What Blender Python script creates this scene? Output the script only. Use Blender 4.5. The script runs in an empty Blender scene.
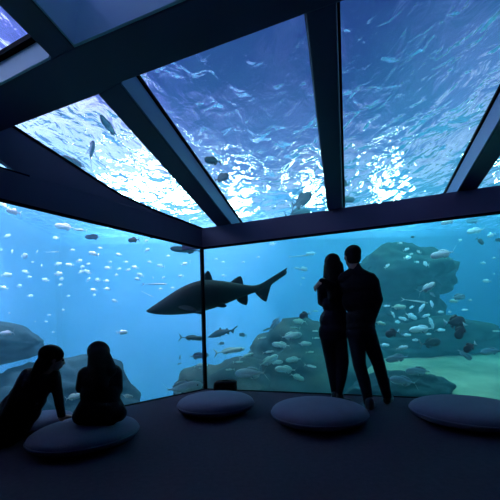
import bpy, bmesh, math, random
from mathutils import Vector, Matrix
from mathutils import noise as mnoise
random.seed(7)
V = Vector
col = bpy.context.scene.collection
sc = bpy.context.scene

# ------------------------------------------------------------------ camera
F = 300.0; CX = 250.0; CY = 330.5; ROLL = math.atan(.025); EYE = .87
O = V((0, 0, EYE))
def ray(x, y):
    u = (x-CX)/F; v = (CY-y)/F
    return V((u*math.cos(ROLL)+v*math.sin(ROLL), 1, v*math.cos(ROLL)-u*math.sin(ROLL)))
def at(x, y, Y): return O+ray(x, y)*Y
cam = bpy.data.cameras.new('camera'); co = bpy.data.objects.new('camera', cam); col.objects.link(co)
cam.sensor_width = 36; cam.lens = F/500*36; cam.shift_y = (CY-250)/500
cam.clip_end = 200
co.matrix_world = Matrix.Translation(O) @ Matrix.Rotation(ROLL, 4, 'Y') @ Matrix.Rotation(math.pi/2, 4, 'X')
sc.camera = co
sc.view_settings.view_transform = 'Standard'; sc.view_settings.look = 'None'
sc.view_settings.exposure = 0.0; sc.view_settings.gamma = 1; sc.view_settings.use_curve_mapping = False
cy = sc.cycles
cy.volume_bounces = 1; cy.transparent_max_bounces = 16; cy.max_bounces = 10
cy.transmission_bounces = 8; cy.sample_clamp_indirect = 4; cy.blur_glossy = .5

# ------------------------------------------------------------------ materials
def mat(name, base=(.5, .5, .5), rough=.6, metal=0, spec=.5, sheen=0):
    m = bpy.data.materials.new(name); m.use_nodes = True
    b = m.node_tree.nodes['Principled BSDF']
    b.inputs['Base Color'].default_value = (*base, 1); b.inputs['Roughness'].default_value = rough
    b.inputs['Metallic'].default_value = metal; b.inputs['Specular IOR Level'].default_value = spec
    b.inputs['Sheen Weight'].default_value = sheen
    return m
def mottled(name, c1, c2, scale=4, rough=.7, spec=.3, bump=.0, bscale=20, metal=0, coord='Object', sheen=0):
    m = mat(name, c1, rough, metal, spec, sheen); nt = m.node_tree; N = nt.nodes; L = nt.links
    b = N['Principled BSDF']; tc = N.new('ShaderNodeTexCoord')
    n = N.new('ShaderNodeTexNoise'); n.inputs['Scale'].default_value = scale; n.inputs['Detail'].default_value = 6
    r = N.new('ShaderNodeValToRGB'); r.color_ramp.elements[0].position = .35; r.color_ramp.elements[1].position = .65
    r.color_ramp.elements[0].color = (*c1, 1); r.color_ramp.elements[1].color = (*c2, 1)
    L.new(tc.outputs[coord], n.inputs['Vector']); L.new(n.outputs['Fac'], r.inputs['Fac']); L.new(r.outputs['Color'], b.inputs['Base Color'])
    if bump:
        n2 = N.new('ShaderNodeTexNoise'); n2.inputs['Scale'].default_value = bscale; n2.inputs['Detail'].default_value = 5
        bp = N.new('ShaderNodeBump'); bp.inputs['Strength'].default_value = bump; bp.inputs['Distance'].default_value = .02
        L.new(tc.outputs[coord], n2.inputs['Vector']); L.new(n2.outputs['Fac'], bp.inputs['Height']); L.new(bp.outputs['Normal'], b.inputs['Normal'])
    return m
M = {}
M['paint'] = mottled('navy_paint', (.085, .072, .16), (.092, .078, .17), 3, .38, .5, .06, 60)
M['litside'] = mottled('skylit_pale_blue', (.50, .82, .95), (.54, .84, .96), 2, .42, .5)  # blue skylight on the coffer sides put into the colour
M['litsidedim'] = mottled('skylit_mid_blue', (.16, .24, .42), (.18, .26, .44), 2, .42, .5)  # dimmer blue light on rafter sides put into the colour
M['rubber'] = mat('black_rubber', (.004, .004, .006), .8, 0, .1)
M['metal'] = mat('brushed_metal_strip', (.35, .37, .42), .3, 1)
M['carpet'] = mottled('dark_carpet', (.036, .028, .046), (.044, .034, .055), 30, .95, .1, .5, 220)
M['wall'] = mottled('black_wall', (.008, .008, .012), (.010, .010, .014), 3, .9, .1)
M['pouf'] = mottled('pouf_fabric', (.075, .075, .125), (.085, .085, .14), 8, .85, .2, .25, 120, sheen=.1)
M['sand'] = mottled('tank_sand', (.12, .15, .09), (.30, .32, .22), .9, .95, .1, .6, 6)
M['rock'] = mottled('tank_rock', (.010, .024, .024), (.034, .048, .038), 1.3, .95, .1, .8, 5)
M['slab'] = mottled('dark_rock_and_shadow', (.006, .020, .026), (.014, .034, .040), 2, .95, .1, .8, 6)  # dark rock; on the flat slab it stands in for shadow
M['hazepaint'] = mottled('tank_blue_haze_paint', (.20, .38, .72), (.56, .54, .86), .22, .9, .1)  # blue wall paint, lavender blotches imitate light in hazy water

# glass pane: clear with a faint fresnel reflection
g = bpy.data.materials.new('clear_acrylic'); g.use_nodes = True; nt = g.node_tree; nt.nodes.clear()
o_ = nt.nodes.new('ShaderNodeOutputMaterial'); mx = nt.nodes.new('ShaderNodeMixShader'); tr = nt.nodes.new('ShaderNodeBsdfTransparent')
gl = nt.nodes.new('ShaderNodeBsdfGlossy'); lw = nt.nodes.new('ShaderNodeLayerWeight'); pw = nt.nodes.new('ShaderNodeMath'); pw.operation = 'POWER'; pw.inputs[1].default_value = 5; nt.links.new(lw.outputs['Facing'], pw.inputs[0])
fr = nt.nodes.new('ShaderNodeMath'); fr.operation = 'MULTIPLY_ADD'; fr.inputs[1].default_value = .5; fr.inputs[2].default_value = .012; nt.links.new(pw.outputs[0], fr.inputs[0])
gl.inputs['Roughness'].default_value = .02; tr.inputs['Color'].default_value = (.97, .985, 1, 1)
nt.links.new(fr.outputs[0], mx.inputs[0]); nt.links.new(tr.outputs[0], mx.inputs[1]); nt.links.new(gl.outputs[0], mx.inputs[2]); nt.links.new(mx.outputs[0], o_.inputs[0])
M['glass'] = g
# water body
g = bpy.data.materials.new('sea_water'); g.use_nodes = True; nt = g.node_tree; nt.nodes.clear()
o_ = nt.nodes.new('ShaderNodeOutputMaterial'); ad = nt.nodes.new('ShaderNodeAddShader')
vs = nt.nodes.new('ShaderNodeVolumeScatter'); va = nt.nodes.new('ShaderNodeVolumeAbsorption')
vs.inputs['Color'].default_value = (.24, .74, 1, 1); vs.inputs['Density'].default_value = .06; vs.inputs['Anisotropy'].default_value = .2
va.inputs['Color'].default_value = (.0, .86, .95, 1); va.inputs['Density'].default_value = .12
nt.links.new(vs.outputs[0], ad.inputs[0]); nt.links.new(va.outputs[0], ad.inputs[1]); nt.links.new(ad.outputs[0], o_.inputs['Volume'])
M['water'] = g
# rippled surface seen from below
g = bpy.data.materials.new('rippled_water_surface'); g.use_nodes = True; nt = g.node_tree; nt.nodes.clear(); N = nt.nodes; L = nt.links
o_ = N.new('ShaderNodeOutputMaterial'); mx = N.new('ShaderNodeMixShader'); mx.inputs[0].default_value = .08
gs = N.new('ShaderNodeBsdfGlass'); gs.inputs['IOR'].default_value = 1.075; gs.inputs['Roughness'].default_value = .0
tr = N.new('ShaderNodeBsdfTransparent')
tc = N.new('ShaderNodeTexCoord'); mp = N.new('ShaderNodeMapping'); mp.inputs['Scale'].default_value = (1.15, .75, 0)
L.new(tc.outputs['Object'], mp.inputs['Vector'])
n1 = N.new('ShaderNodeTexNoise'); n1.inputs['Scale'].default_value = 2.0; n1.inputs['Detail'].default_value = 3; n1.inputs['Distortion'].default_value = .45; n1.inputs['Roughness'].default_value = .45
L.new(mp.outputs[0], n1.inputs['Vector'])
bp = N.new('ShaderNodeBump'); bp.inputs['Strength'].default_value = 1; bp.inputs['Distance'].default_value = .24
L.new(n1.outputs['Fac'], bp.inputs['Height']); L.new(bp.outputs['Normal'], gs.inputs['Normal'])
L.new(gs.outputs[0], mx.inputs[1]); L.new(tr.outputs[0], mx.inputs[2]); L.new(mx.outputs[0], o_.inputs[0])
M['surface'] = g

# ------------------------------------------------------------------ helpers
def link_mesh(name, bm, m, parent=None, smooth=False, **props):
    me = bpy.data.meshes.new(name)
    bmesh.ops.recalc_face_normals(bm, faces=bm.faces[:])
    bm.to_mesh(me); bm.free()
    for mm in (m if isinstance(m, (list, tuple)) else [m]): me.materials.append(mm)
    if smooth: me.polygons.foreach_set('use_smooth', [True]*len(me.polygons))
    o = bpy.data.objects.new(name, me); col.objects.link(o)
    if parent: o.parent = parent
    for k, v in props.items(): o[k] = v
    return o
def prism_bm(lower, upper, bm=None):
    bm = bm or bmesh.new(); n = len(lower)
    a = [bm.verts.new(p) for p in lower]; b = [bm.verts.new(p) for p in upper]
    bm.faces.new(a); bm.faces.new(b[::-1])
    for i in range(n): bm.faces.new((a[i], b[i], b[(i+1) % n], a[(i+1) % n]))
    return bm
def struct(name, bm, m, parent=None, **k):
    if parent is None: k['kind'] = 'structure'
    return link_mesh(name, bm, m, parent, **k)
def bevel(o, w=.006):
    md = o.modifiers.new('edge', 'BEVEL'); md.width = w; md.segments = 2; md.limit_method = 'ANGLE'

# ------------------------------------------------------------------ room frame
Cn = V((-.694, 4.549, 0))
DR = V((.9504, -.3109, 0)).normalized(); DL = V((-.6643, -.7475, 0)).normalized()
NR = V((-DR.y, DR.x, 0)); NR = NR if NR.y > 0 else -NR          # outward normal of the long glass wall
NL = V((DL.y, -DL.x, 0)); NL = NL if NL.x < 0 else -NL          # outward normal of the slanting glass wall
GH, HD = 2.14, .30                                              # glass height, header height
TL = math.radians(8.3)
T = (-NR)*math.cos(TL)+V((0, 0, math.sin(TL)))
NN = DR.cross(T); NN = NN if NN.z > 0 else -NN
P0 = V((1.217, 3.924, GH+HD))
def st(s, t, h=0): return P0+DR*s+T*t+NN*h
RLEN, LLEN = 6.6, 7.6
Rn = Cn+DR*RLEN; Ln = Cn+DL*LLEN
Z = V((0, 0, 1))
def wallbox(name, p, d, n, a0, a1, z0, z1, th, m, off=0, **k):
    q = [p+d*a0+n*off, p+d*a1+n*off, p+d*a1+n*(off+th), p+d*a0+n*(off+th)]
    return struct(name, prism_bm([v+Z*z0 for v in q], [v+Z*z1 for v in q]), m, **k)

# floor: footprint of the room
foot = [Cn, Rn, V((Rn.x, -2.5, 0)), V((Ln.x, -2.5, 0)), Ln]
struct('floor', prism_bm([p-Z*.25 for p in foot], foot), M['carpet'])
# opaque walls behind the visitor
def vwall(name, a, b, z1=4.3):
    d = (b-a).normalized(); n = V((d.y, -d.x, 0))
    if n.dot(a-V((1, 1, 0))) < 0: n = -n
    q = [a, b, b+n*.15, a+n*.15]
    struct(name, prism_bm([v-Z*.25 for v in q], [v+Z*z1 for v in q]), M['wall'])
vwall('wall_right', foot[1], foot[2]); vwall('wall_back', foot[2], foot[3])
if (Ln-foot[3]).length > .1: vwall('wall_left', foot[3], Ln)

# glass walls
w1 = wallbox('window_1', Cn, DL, NL, .0, LLEN, 0, GH, .05, M['glass'])
w2 = wallbox('window_2', Cn, DR, NR, .0, RLEN, 0, GH, .05, M['glass'])
# corner gasket post
mull = [Cn+(-NR-NL).normalized()*.012+DR*.018, Cn+(-NR-NL).normalized()*.012+DL*.018, Cn+NL*.06, Cn+(NR+NL).normalized()*.07, Cn+NR*.06]
struct('trim_1', prism_bm([p for p in mull], [p+Z*GH for p in mull]), M['rubber'])
# black seals under the headers and kerbs along the floor
wallbox('trim_2', Cn, DR, NR, -.0, RLEN, GH-.028, GH, .03, M['rubber'], off=-.03)
wallbox('trim_3', Cn, DL, NL, .0, LLEN, GH-.028, GH, .03, M['rubber'], off=-.03)
wallbox('baseboard_right', Cn, DR, NR, 0, RLEN, -.25, .012, .03, M['rubber'], off=-.028)
wallbox('baseboard_left', Cn, DL, NL, 0, LLEN, -.25, .012, .03, M['rubber'], off=-.028)
# headers
hr = wallbox('trim_4', Cn, DR, NR, -.35, RLEN, GH, GH+HD, .055, M['paint'], off=-.001); bevel(hr)
hl = wallbox('trim_5', Cn, DL, NL, .0, LLEN, GH, GH+HD, .055, M['paint'], off=-.002); bevel(hl)

# roof: members lie in the sloping plane st(s, t); undersides at h=0, panes at h=DEP
DEP = .25
def member(name, quad, m=None, h=DEP, **k):
    o = struct(name, prism_bm([st(s, t) for s, t in quad], [st(s, t, h) for s, t in quad]), m or M['paint'], **k)
    bevel(o, .008); return o
NEAR = 3.6
member('trim_6', [(-1.77, -.52), (-1.54, -.52), (-1.54, 2.265), (-1.77, 2.235)])
member('trim_7', [(-.16, -.52), (.033, -.52), (.045, 2.295), (-.135, 2.29)])
member('trim_8', [(1.33, -.52), (1.52, -.52), (1.52, 2.30), (1.33, 2.30)])
member('trim_9', [(2.95, -.52), (3.14, -.52), (3.14, 2.30), (2.95, 2.30)])
# cross beam
member('trim_10', [(-2.99, 2.20), (-2.74, 2.21), (-1.77, 2.235), (-1.54, 2.265), (-.135, 2.29), (5, 2.30), (5, 2.58), (-1.65, 2.56), (-1.86, 2.55), (-3.12, 2.48)])
# rafters of the bay over the visitor
member('trim_11', [(-1.86, 2.55), (-1.65, 2.56), (-1.70, NEAR), (-1.92, NEAR)], h=.45)
member('trim_12', [(-.13, 2.57), (.05, 2.57), (.06, NEAR), (-.12, NEAR)], h=.45)
member('trim_13', [(1.33, 2.57), (1.52, 2.57), (1.52, NEAR), (1.33, NEAR)], h=.45)
# thin linings added in pale blue: skylight on beam sides put into colour
def added_lit_lining(name, quad, h0, h1, m):
    return struct(name, prism_bm([st(s, t, h0) for s, t in quad], [st(s, t, h1) for s, t in quad]), m)
added_lit_lining('added_skylit_side_14', [(-1.65, 2.56), (-.13, 2.57), (-.13, 2.585), (-1.65, 2.575)], .004, .45, M['litside'])
added_lit_lining('added_skylit_side_15', [(-1.65, 2.575), (-1.635, 2.575), (-1.69, NEAR), (-1.70, NEAR)], .004, .45, M['litside'])
added_lit_lining('added_skylit_side_16', [(-3.1, 2.482), (-1.88, 2.55), (-1.88, 2.565), (-3.1, 2.497)], .004, .24, M['litside'])
added_lit_lining('added_lit_side_20', [(1.316, -.5), (1.329, -.5), (1.329, 2.28), (1.316, 2.28)], .004, .215, M['litsidedim'])  # strips added on two rafters, their lit sides painted in
added_lit_lining('added_lit_side_21', [(-1.539, -.5), (-1.526, -.5), (-1.526, 2.25), (-1.539, 2.25)], .004, .215, M['litsidedim'])
# spandrel of the slanting wall above its header, up to the roof plane
def left_top(a):   # height of the roof plane above the slanting wall at distance a from the corner
    p = Cn+DL*a; d = p-P0
    t = d.dot(-NR)/math.cos(TL); return P0.z+t*math.sin(TL)
def on_left(x, y):   # (distance from the corner, height) where a sight line meets the slanting wall
    d = ray(x, y); p = O+d*((Cn-O).dot(NL)/d.dot(NL)); return ((p-Cn).dot(DL), p.z)
TOPL = [on_left(205, 229), on_left(160, 212), on_left(122, 195), on_left(110, 188), on_left(62, 157), on_left(12, 125)]
sl = (TOPL[-1][1]-TOPL[-2][1])/(TOPL[-1][0]-TOPL[-2][0]); TOPL.append((3.6, TOPL[-1][1]+sl*(3.6-TOPL[-1][0])))
q = [(.02, GH+HD), (2.25, GH+HD), (2.375, GH+HD+.066), (3.6, GH+HD+.50)]+TOPL[::-1]
struct('trim_18', prism_bm([Cn+DL*a+Z*z-NL*.002 for a, z in q], [Cn+DL*a+Z*z+NL*.06 for a, z in q]), M['paint'])
q = TOPL+[(a, z-.026) for a, z in TOPL[::-1]]
struct('trim_17', prism_bm([Cn+DL*a+Z*(z+.004)-NL*.012 for a, z in q], [Cn+DL*a+Z*(z+.004)+NL*.05 for a, z in q]), M['rubber'])
q = [(2.25, GH+HD), (6.5, GH+HD), (6.5, GH+HD+.52), (3.6, GH+HD+.50), (2.375, GH+HD+.066)]
struct('window_3', prism_bm([Cn+DL*a+Z*z+NL*.05 for a, z in q], [Cn+DL*a+Z*z+NL*.07 for a, z in q]), M['glass'])
wallbox('trim_19', Cn, DL, NL, 2.15, 6.5, GH+HD-.012, GH+HD+.004, .03, M['rubber'], off=-.004)
# roof panes with their seals
def pane(name, s0, s1, t0, t1, h=DEP, seal=.028):
    q = [(s0, t0), (s1, t0), (s1, t1), (s0, t1)]
    w = struct(name, prism_bm([st(s, t, h+.002) for s, t in q], [st(s, t, h+.03) for s, t in q]), M['glass'])
    return w
def seals(w, s0, s1, t0, t1, h=DEP, k=.035, skew0=0, skew1=0):
    for (a, b) in ((s0, s0+k), (s1-k, s1)):
        struct('seal', prism_bm([st(a, t0, h-.03), st(b, t0, h-.03), st(b, t1, h-.03), st(a, t1, h-.03)], [st(a, t0, h+.001), st(b, t0, h+.001), st(b, t1, h+.001), st(a, t1, h+.001)]), M['rubber'], parent=w)
w = pane('window_4', -3.4, -1.65, -.5, 2.4)
seals(w, -3.3, -1.74, -.5, 2.24)
w = pane('window_5', -1.65, -.05, -.5, 2.4); seals(w, -1.545, -.13, -.5, 2.28)
struct('metal_strip', prism_bm([st(-.165, 0, .03), st(-.155, 0, .03), st(-.135, 2.28, .03), st(-.145, 2.28, .03)], [st(-.165, 0, .05), st(-.155, 0, .05), st(-.135, 2.28, .05), st(-.145, 2.28, .05)]), M['metal'], parent=w)
w = pane('window_6', -.05, 1.42, -.5, 2.4); seals(w, .03, 1.335, -.5, 2.29)
w = pane('window_7', 1.42, 3.05, -.5, 2.4); seals(w, 1.515, 2.95, -.5, 2.29)
w = pane('window_8', 3.05, 5, -.5, 2.4)
w = pane('window_9', -3.6, -1.80, 2.4, NEAR, DEP)
struct('seal', prism_bm([st(s, t, DEP-.05) for s, t in ((-3.3, 2.485), (-1.88, 2.565), (-1.88, 2.60), (-3.3, 2.52))], [st(s, t, DEP) for s, t in ((-3.3, 2.485), (-1.88, 2.565), (-1.88, 2.60), (-3.3, 2.52))]), M['rubber'], parent=w)
w = pane('window_10', -1.80, -.05, 2.4, NEAR, .46)
w = pane('window_11', -.05, 1.42, 2.4, NEAR, .46)
w = pane('window_12', 1.42, 5, 2.4, NEAR, .46)
# solid ceiling behind
member('ceiling', [(-9, NEAR), (6.5, NEAR), (6.5, 7.6), (-9, 7.6)], M['wall'], h=.3)

# ------------------------------------------------------------------ tank
SURF = 6.0
TX0, TX1, TY0, TY1, TZ = -10.0, 17.0, -6.0, 16.0, -4.2
def box_bm(lo, hi, bm=None):
    x0, y0, z0 = lo; x1, y1, z1 = hi
    return prism_bm([(x0, y0, z0), (x1, y0, z0), (x1, y1, z0), (x0, y1, z0)], [(x0, y0, z1), (x1, y0, z1), (x1, y1, z1), (x0, y1, z1)], bm)
bm = box_bm((TX0, TY0, TZ), (TX1, TY1, SURF-.35))
bmesh.ops.recalc_face_normals(bm, faces=bm.faces[:])
hull = [Cn+(NR+NL)*.062, Cn+NR*.07, Rn+NR*.07, V((Rn.x+.1, -2.4, 0)), V((Ln.x-.1, -2.4, 0)), Ln+NL*.07]
def roofz(p, h):
    d = p-P0; t = d.dot(-NR)/math.cos(TL); return P0.z+t*math.sin(TL)+h
b2 = prism_bm([p-Z*.3 for p in hull], [V((p.x, p.y, roofz(p, .285))) for p in hull])
bmesh.ops.recalc_face_normals(b2, faces=b2.faces[:])
for f in b2.faces: f.normal_flip()
tmp = bpy.data.meshes.new('t'); b2.to_mesh(tmp); b2.free(); bm.from_mesh(tmp); bpy.data.meshes.remove(tmp)
me = bpy.data.meshes.new('tank_water'); bm.to_mesh(me); bm.free(); me.materials.append(M['water'])
wo = bpy.data.objects.new('tank_water', me); col.objects.link(wo); wo['kind'] = 'structure'

# rippled surface
bm = bmesh.new(); nx, ny = 220, 170
vs_ = []
for j in range(ny+1):
    for i in range(nx+1):
        x = TX0+(TX1-TX0)*i/nx; y = TY0+(TY1-TY0)*j/ny
        z = .10*mnoise.noise(V((x*.55, y*.55, 1)))+.035*mnoise.noise(V((x*1.7, y*1.7, 5)))
        vs_.append(bm.verts.new((x, y, SURF+z)))
for j in range(ny):
    for i in range(nx):
        a = j*(nx+1)+i; bm.faces.new((vs_[a], vs_[a+1], vs_[a+nx+2], vs_[a+nx+1]))
so = struct('water_surface', bm, M['surface'], smooth=True)

# tank walls
def tw(name, lo, hi): struct(name, box_bm(lo, hi), M['hazepaint'])
tw('wall_tank_left', (TX0-.3, TY0, TZ), (TX0, TY1, 6.5)); tw('wall_tank_right', (TX1, TY0, TZ), (TX1+.3, TY1, 6.5))
tw('wall_tank_back', (TX0-.3, TY1, TZ), (TX1+.3, TY1+.3, 6.5)); tw('wall_tank_front', (TX0-.3, TY0-.3, TZ), (TX1+.3, TY0, 6.5))

# sand bed
bm = bmesh.new(); nx, ny = 150, 115; vs_ = []
def bed(x, y):
    z = -.55+.16*mnoise.noise(V((x*.35, y*.35, 0)))+.05*mnoise.noise(V((x*1.6, y*1.6, 3)))
    z += .62*max(0, min(1, (y-4.8)/4.2))
    k = max(0, min(1, (x-.25*y+1.2)/2.6)); k = k*k*(3-2*k)
    return z*k+(1-k)*(-3.4+.5*mnoise.noise(V((x*.3, y*.3, 8))))
for j in range(ny+1):
    for i in range(nx+1):
        x = TX0+(TX1-TX0)*i/nx; y = TY0+(TY1-TY0)*j/ny
        z = bed(x, y)
        if y < 5.4 and -6 < x < 6.5: z = min(z, -.4)
        vs_.append(bm.verts.new((x, y, z)))
for j in range(ny):
    for i in range(nx):
        a = j*(nx+1)+i; bm.faces.new((vs_[a], vs_[a+1], vs_[a+nx+2], vs_[a+nx+1]))
struct('floor_tank_sand', bm, M['sand'], smooth=True)

# ------------------------------------------------------------------ light
w = bpy.data.worlds.new('sky'); sc.world = w; w.use_nodes = True; nt = w.node_tree; N = nt.nodes; L = nt.links
bg = N['Background']; tc = N.new('ShaderNodeTexCoord'); sp = N.new('ShaderNodeSeparateXYZ'); L.new(tc.outputs['Generated'], sp.inputs[0])
rp = N.new('ShaderNodeValToRGB'); el = rp.color_ramp.elements
el[0].position = .0; el[0].color = (.25, .30, .60, 1); el[1].position = 1; el[1].color = (.008, .012, .11, 1)
e = el.new(.24); e.color = (.80, .66, 1, 1)
e = el.new(.40); e.color = (.13, .11, .46, 1)
e = el.new(.58); e.color = (.020, .024, .20, 1)
nz = N.new('ShaderNodeTexNoise'); nz.inputs['Scale'].default_value = 4; nz.inputs['Detail'].default_value = 4
L.new(tc.outputs['Generated'], nz.inputs['Vector'])
ma = N.new('ShaderNodeMath'); ma.operation = 'MULTIPLY_ADD'; ma.inputs[1].default_value = .62; L.new(nz.outputs['Fac'], ma.inputs[0])
sb = N.new('ShaderNodeMath'); sb.operation = 'SUBTRACT'; L.new(sp.outputs['Z'], sb.inputs[0]); sb.inputs[1].default_value = .33
xl = N.new('ShaderNodeMath'); xl.operation = 'MULTIPLY_ADD'; L.new(sp.outputs['X'], xl.inputs[0]); xl.inputs[1].default_value = .30; L.new(sb.outputs[0], xl.inputs[2])
xm = N.new('ShaderNodeMath'); xm.operation = 'MINIMUM'; L.new(xl.outputs[0], xm.inputs[0]); L.new(sb.outputs[0], xm.inputs[1])
L.new(xm.outputs[0], ma.inputs[2]); L.new(ma.outputs[0], rp.inputs['Fac'])
st_ = N.new('ShaderNodeMapRange'); st_.inputs['From Min'].default_value = -.75; st_.inputs['From Max'].default_value = -.1; st_.inputs['To Min'].default_value = 3.0; st_.inputs['To Max'].default_value = 1.05
L.new(sp.outputs['X'], st_.inputs['Value']); L.new(st_.outputs[0], bg.inputs['Strength'])
L.new(rp.outputs['Color'], bg.inputs['Color'])

def add_flood(x, y, tx, ty, e, c, cone=110, r=.25, z=4.35, tz=-1):
    l = bpy.data.lights.new('added_floodlight', 'SPOT'); l.energy = e; l.color = c; l.spot_size = math.radians(cone); l.spot_blend = .8; l.shadow_soft_size = r
    o = bpy.data.objects.new('added_floodlight', l); col.objects.link(o); o.location = (x, y, z)
    o.rotation_euler = (V((tx, ty, tz))-V((x, y, z))).to_track_quat('-Z', 'Y').to_euler()
K = 26
for a in ((-6, 5, -8.5, 7, 4100*K, (1.4, .80, 1.1)), (-7, 0, -9, 1.5, 2000*K, (1.2, .80, 1.1)), (-2.5, 7, -4.5, 11, 4700*K, (1.4, .80, 1.1)),
          (2.0, 6.5, 2.0, 10.5, 1300*K, (.25, .92, 1)), (6.5, 5, 7.0, 8.5, 900*K, (.12, .95, 1)), (12, 5, 12.5, 9, 250*K, (.1, .85, 1))):
    add_flood(*a, cone=70, r=.5, z=12, tz=1)  # unseen floods added overhead to light the tank water
for a in ((3.5, 3.6, 4.4, 6.4, 2000*K, (.55, 1, 1)), (-.6, 4.8, -.4, 7.4, 600*K, (.7, .95, 1)), (-4.6, 3.2, -6.0, 5.2, 350*K, (.9, .9, 1))):
    add_flood(*a, cone=38, r=.3, z=12, tz=0)  # unseen floods added to brighten the fish sides facing the room
for a in ((4.5, 9, 4.5, 16, 1300*K, (.4, .95, 1)), (-2.5, 9, -3.5, 16, 3000*K, (.8, .85, 1)), (-5, 6, -10, 7.5, 700*K, (.8, .85, 1)), (11, 9, 12, 16, 400*K, (.2, .9, 1))):
    add_flood(*a, cone=75, r=.5, z=12, tz=5)  # unseen floods added to wash light over the tank walls
# glowing balls added unseen past the tank walls, to put glints on the ripples
le = bpy.data.materials.new('added_lamp_glow'); le.use_nodes = True; nt = le.node_tree; nt.nodes.clear()
o_ = nt.nodes.new('ShaderNodeOutputMaterial'); em = nt.nodes.new('ShaderNodeEmission'); em.inputs['Color'].default_value = (.95, .97, 1, 1); em.inputs['Strength'].default_value = 40
nt.links.new(em.outputs[0], o_.inputs[0])
def lamp(px, py, Y, r):  # adds one unseen glowing ball for glints
    p = at(px, py, Y); bm = bmesh.new()
    bmesh.ops.create_uvsphere(bm, u_segments=24, v_segments=12, radius=r)
    o = link_mesh('added_glint_lamp', bm, le, smooth=True); o.location = p
    o['label'] = 'unseen glowing lamp added beyond the tank for glints on the ripples'; o['category'] = 'lamp'; o['group'] = 'added glint lamps beyond the tank'
for a in ((118, 236, 38, 1.6), (152, 236, 38, 2.4), (188, 238, 38, 1.6), (240, 238, 38, 1.4), (314, 237, 38, 1.4), (386, 235, 38, 1.4), (520, 222, 38, 1.3)): lamp(*a)

# ------------------------------------------------------------------ rocks
def tagd(o, label, cat, group=None):
    o['label'] = label; o['category'] = cat
    if group: o['group'] = group
def rock(name, c, rad, seed, amp, label, sub=5, power=1.0, m=None):
    bm = bmesh.new(); bmesh.ops.create_icosphere(bm, subdivisions=sub, radius=1)
    sd = V((seed*3.1, seed*1.7, seed))
    for v in bm.verts:
        p = v.co.copy(); n = p.normalized()
        d = amp*mnoise.noise(n*1.3+sd)+amp*.5*mnoise.noise(n*3+sd)+amp*.25*mnoise.noise(n*7+sd)+amp*.12*mnoise.noise(n*16+sd)
        q = n*(1+d); v.co = V((q.x*rad[0], q.y*rad[1], q.z*rad[2]))
    o = link_mesh(name, bm, m or M['rock'], smooth=True); o.location = c; tagd(o, label, 'rock'); return o
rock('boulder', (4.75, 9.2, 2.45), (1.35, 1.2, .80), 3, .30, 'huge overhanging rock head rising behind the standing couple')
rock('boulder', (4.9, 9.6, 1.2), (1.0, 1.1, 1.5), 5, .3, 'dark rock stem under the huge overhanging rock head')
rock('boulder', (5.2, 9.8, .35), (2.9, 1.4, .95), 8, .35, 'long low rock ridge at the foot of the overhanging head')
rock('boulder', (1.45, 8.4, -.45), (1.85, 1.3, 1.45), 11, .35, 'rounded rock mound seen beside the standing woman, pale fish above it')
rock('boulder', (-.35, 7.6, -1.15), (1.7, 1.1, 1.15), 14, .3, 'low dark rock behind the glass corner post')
rock('boulder', (2.85, 5.75, -.38), (1.0, .5, .40), 17, .22, 'flat dark slab standing in for a shadow on pale sand near the glass', m=M['slab'])  # dark shape replaces a shadow on the sand
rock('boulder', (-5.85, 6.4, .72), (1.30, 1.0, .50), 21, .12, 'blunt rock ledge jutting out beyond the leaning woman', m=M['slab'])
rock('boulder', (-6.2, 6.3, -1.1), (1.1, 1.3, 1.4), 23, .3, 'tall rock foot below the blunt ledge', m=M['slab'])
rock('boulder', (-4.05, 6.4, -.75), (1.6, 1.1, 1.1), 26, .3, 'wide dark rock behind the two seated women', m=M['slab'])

# ------------------------------------------------------------------ fish
def fishmat(name, back, belly, rough=.35, metal=.0, spec=.6):
    m = mat(name, belly, rough, metal, spec); nt = m.node_tree; N = nt.nodes; L = nt.links
    tc = N.new('ShaderNodeTexCoord'); sp = N.new('ShaderNodeSeparateXYZ'); L.new(tc.outputs['Object'], sp.inputs[0])
    rp = N.new('ShaderNodeValToRGB'); rp.color_ramp.elements[0].color = (*belly, 1); rp.color_ramp.elements[1].color = (*back, 1)
    rp.color_ramp.elements[0].position = .48; rp.color_ramp.elements[1].position = .56
    ma = N.new('ShaderNodeMath'); ma.operation = 'ADD'; ma.inputs[1].default_value = .5
    L.new(sp.outputs['Z'], ma.inputs[0]); L.new(ma.outputs[0], rp.inputs[0]); L.new(rp.outputs[0], N['Principled BSDF'].inputs['Base Color'])
    return m
FM = {'silver': fishmat('silver_scales', (.80, .86, .90), (.95, .95, .95), .3, .3), 'pale': fishmat('pale_green_scales', (.42, .58, .50), (.75, .85, .78)),
      'maroon': fishmat('maroon_scales', (.040, .003, .018), (.060, .005, .026), .6), 'slate': fishmat('slate_scales', (.10, .17, .24), (.32, .45, .55), .5),
      'jack': fishmat('jack_scales', (.72, .80, .92), (.95, .97, 1), .4, .0), 'dark': fishmat('dark_scales', (.012, .02, .03), (.03, .05, .06), .6),
      'teal': fishmat('grey_teal_scales', (.05, .12, .13), (.12, .22, .22), .5)}
M['eye'] = mat('fish_eye', (.01, .01, .01), .1)
M['tailpale'] = mat('pale_fin', (.45, .5, .6), .6)
SH = {  # half height, half width, belly factor, fork
 'bream': (.20, .065, 1.0, .5, .26), 'jack': (.135, .06, 1.0, .9, .22), 'long': (.085, .05, 1.0, .45, .16), 'oval': (.26, .055, 1.0, .2, .2), 'needle': (.03, .022, 1.0, .6, .08)}
def profile(u):   # u 0 snout .. 1 peduncle
    return (math.sin(math.pi*min(1, u**.62))**.85)*(1-.0*u)
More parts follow.
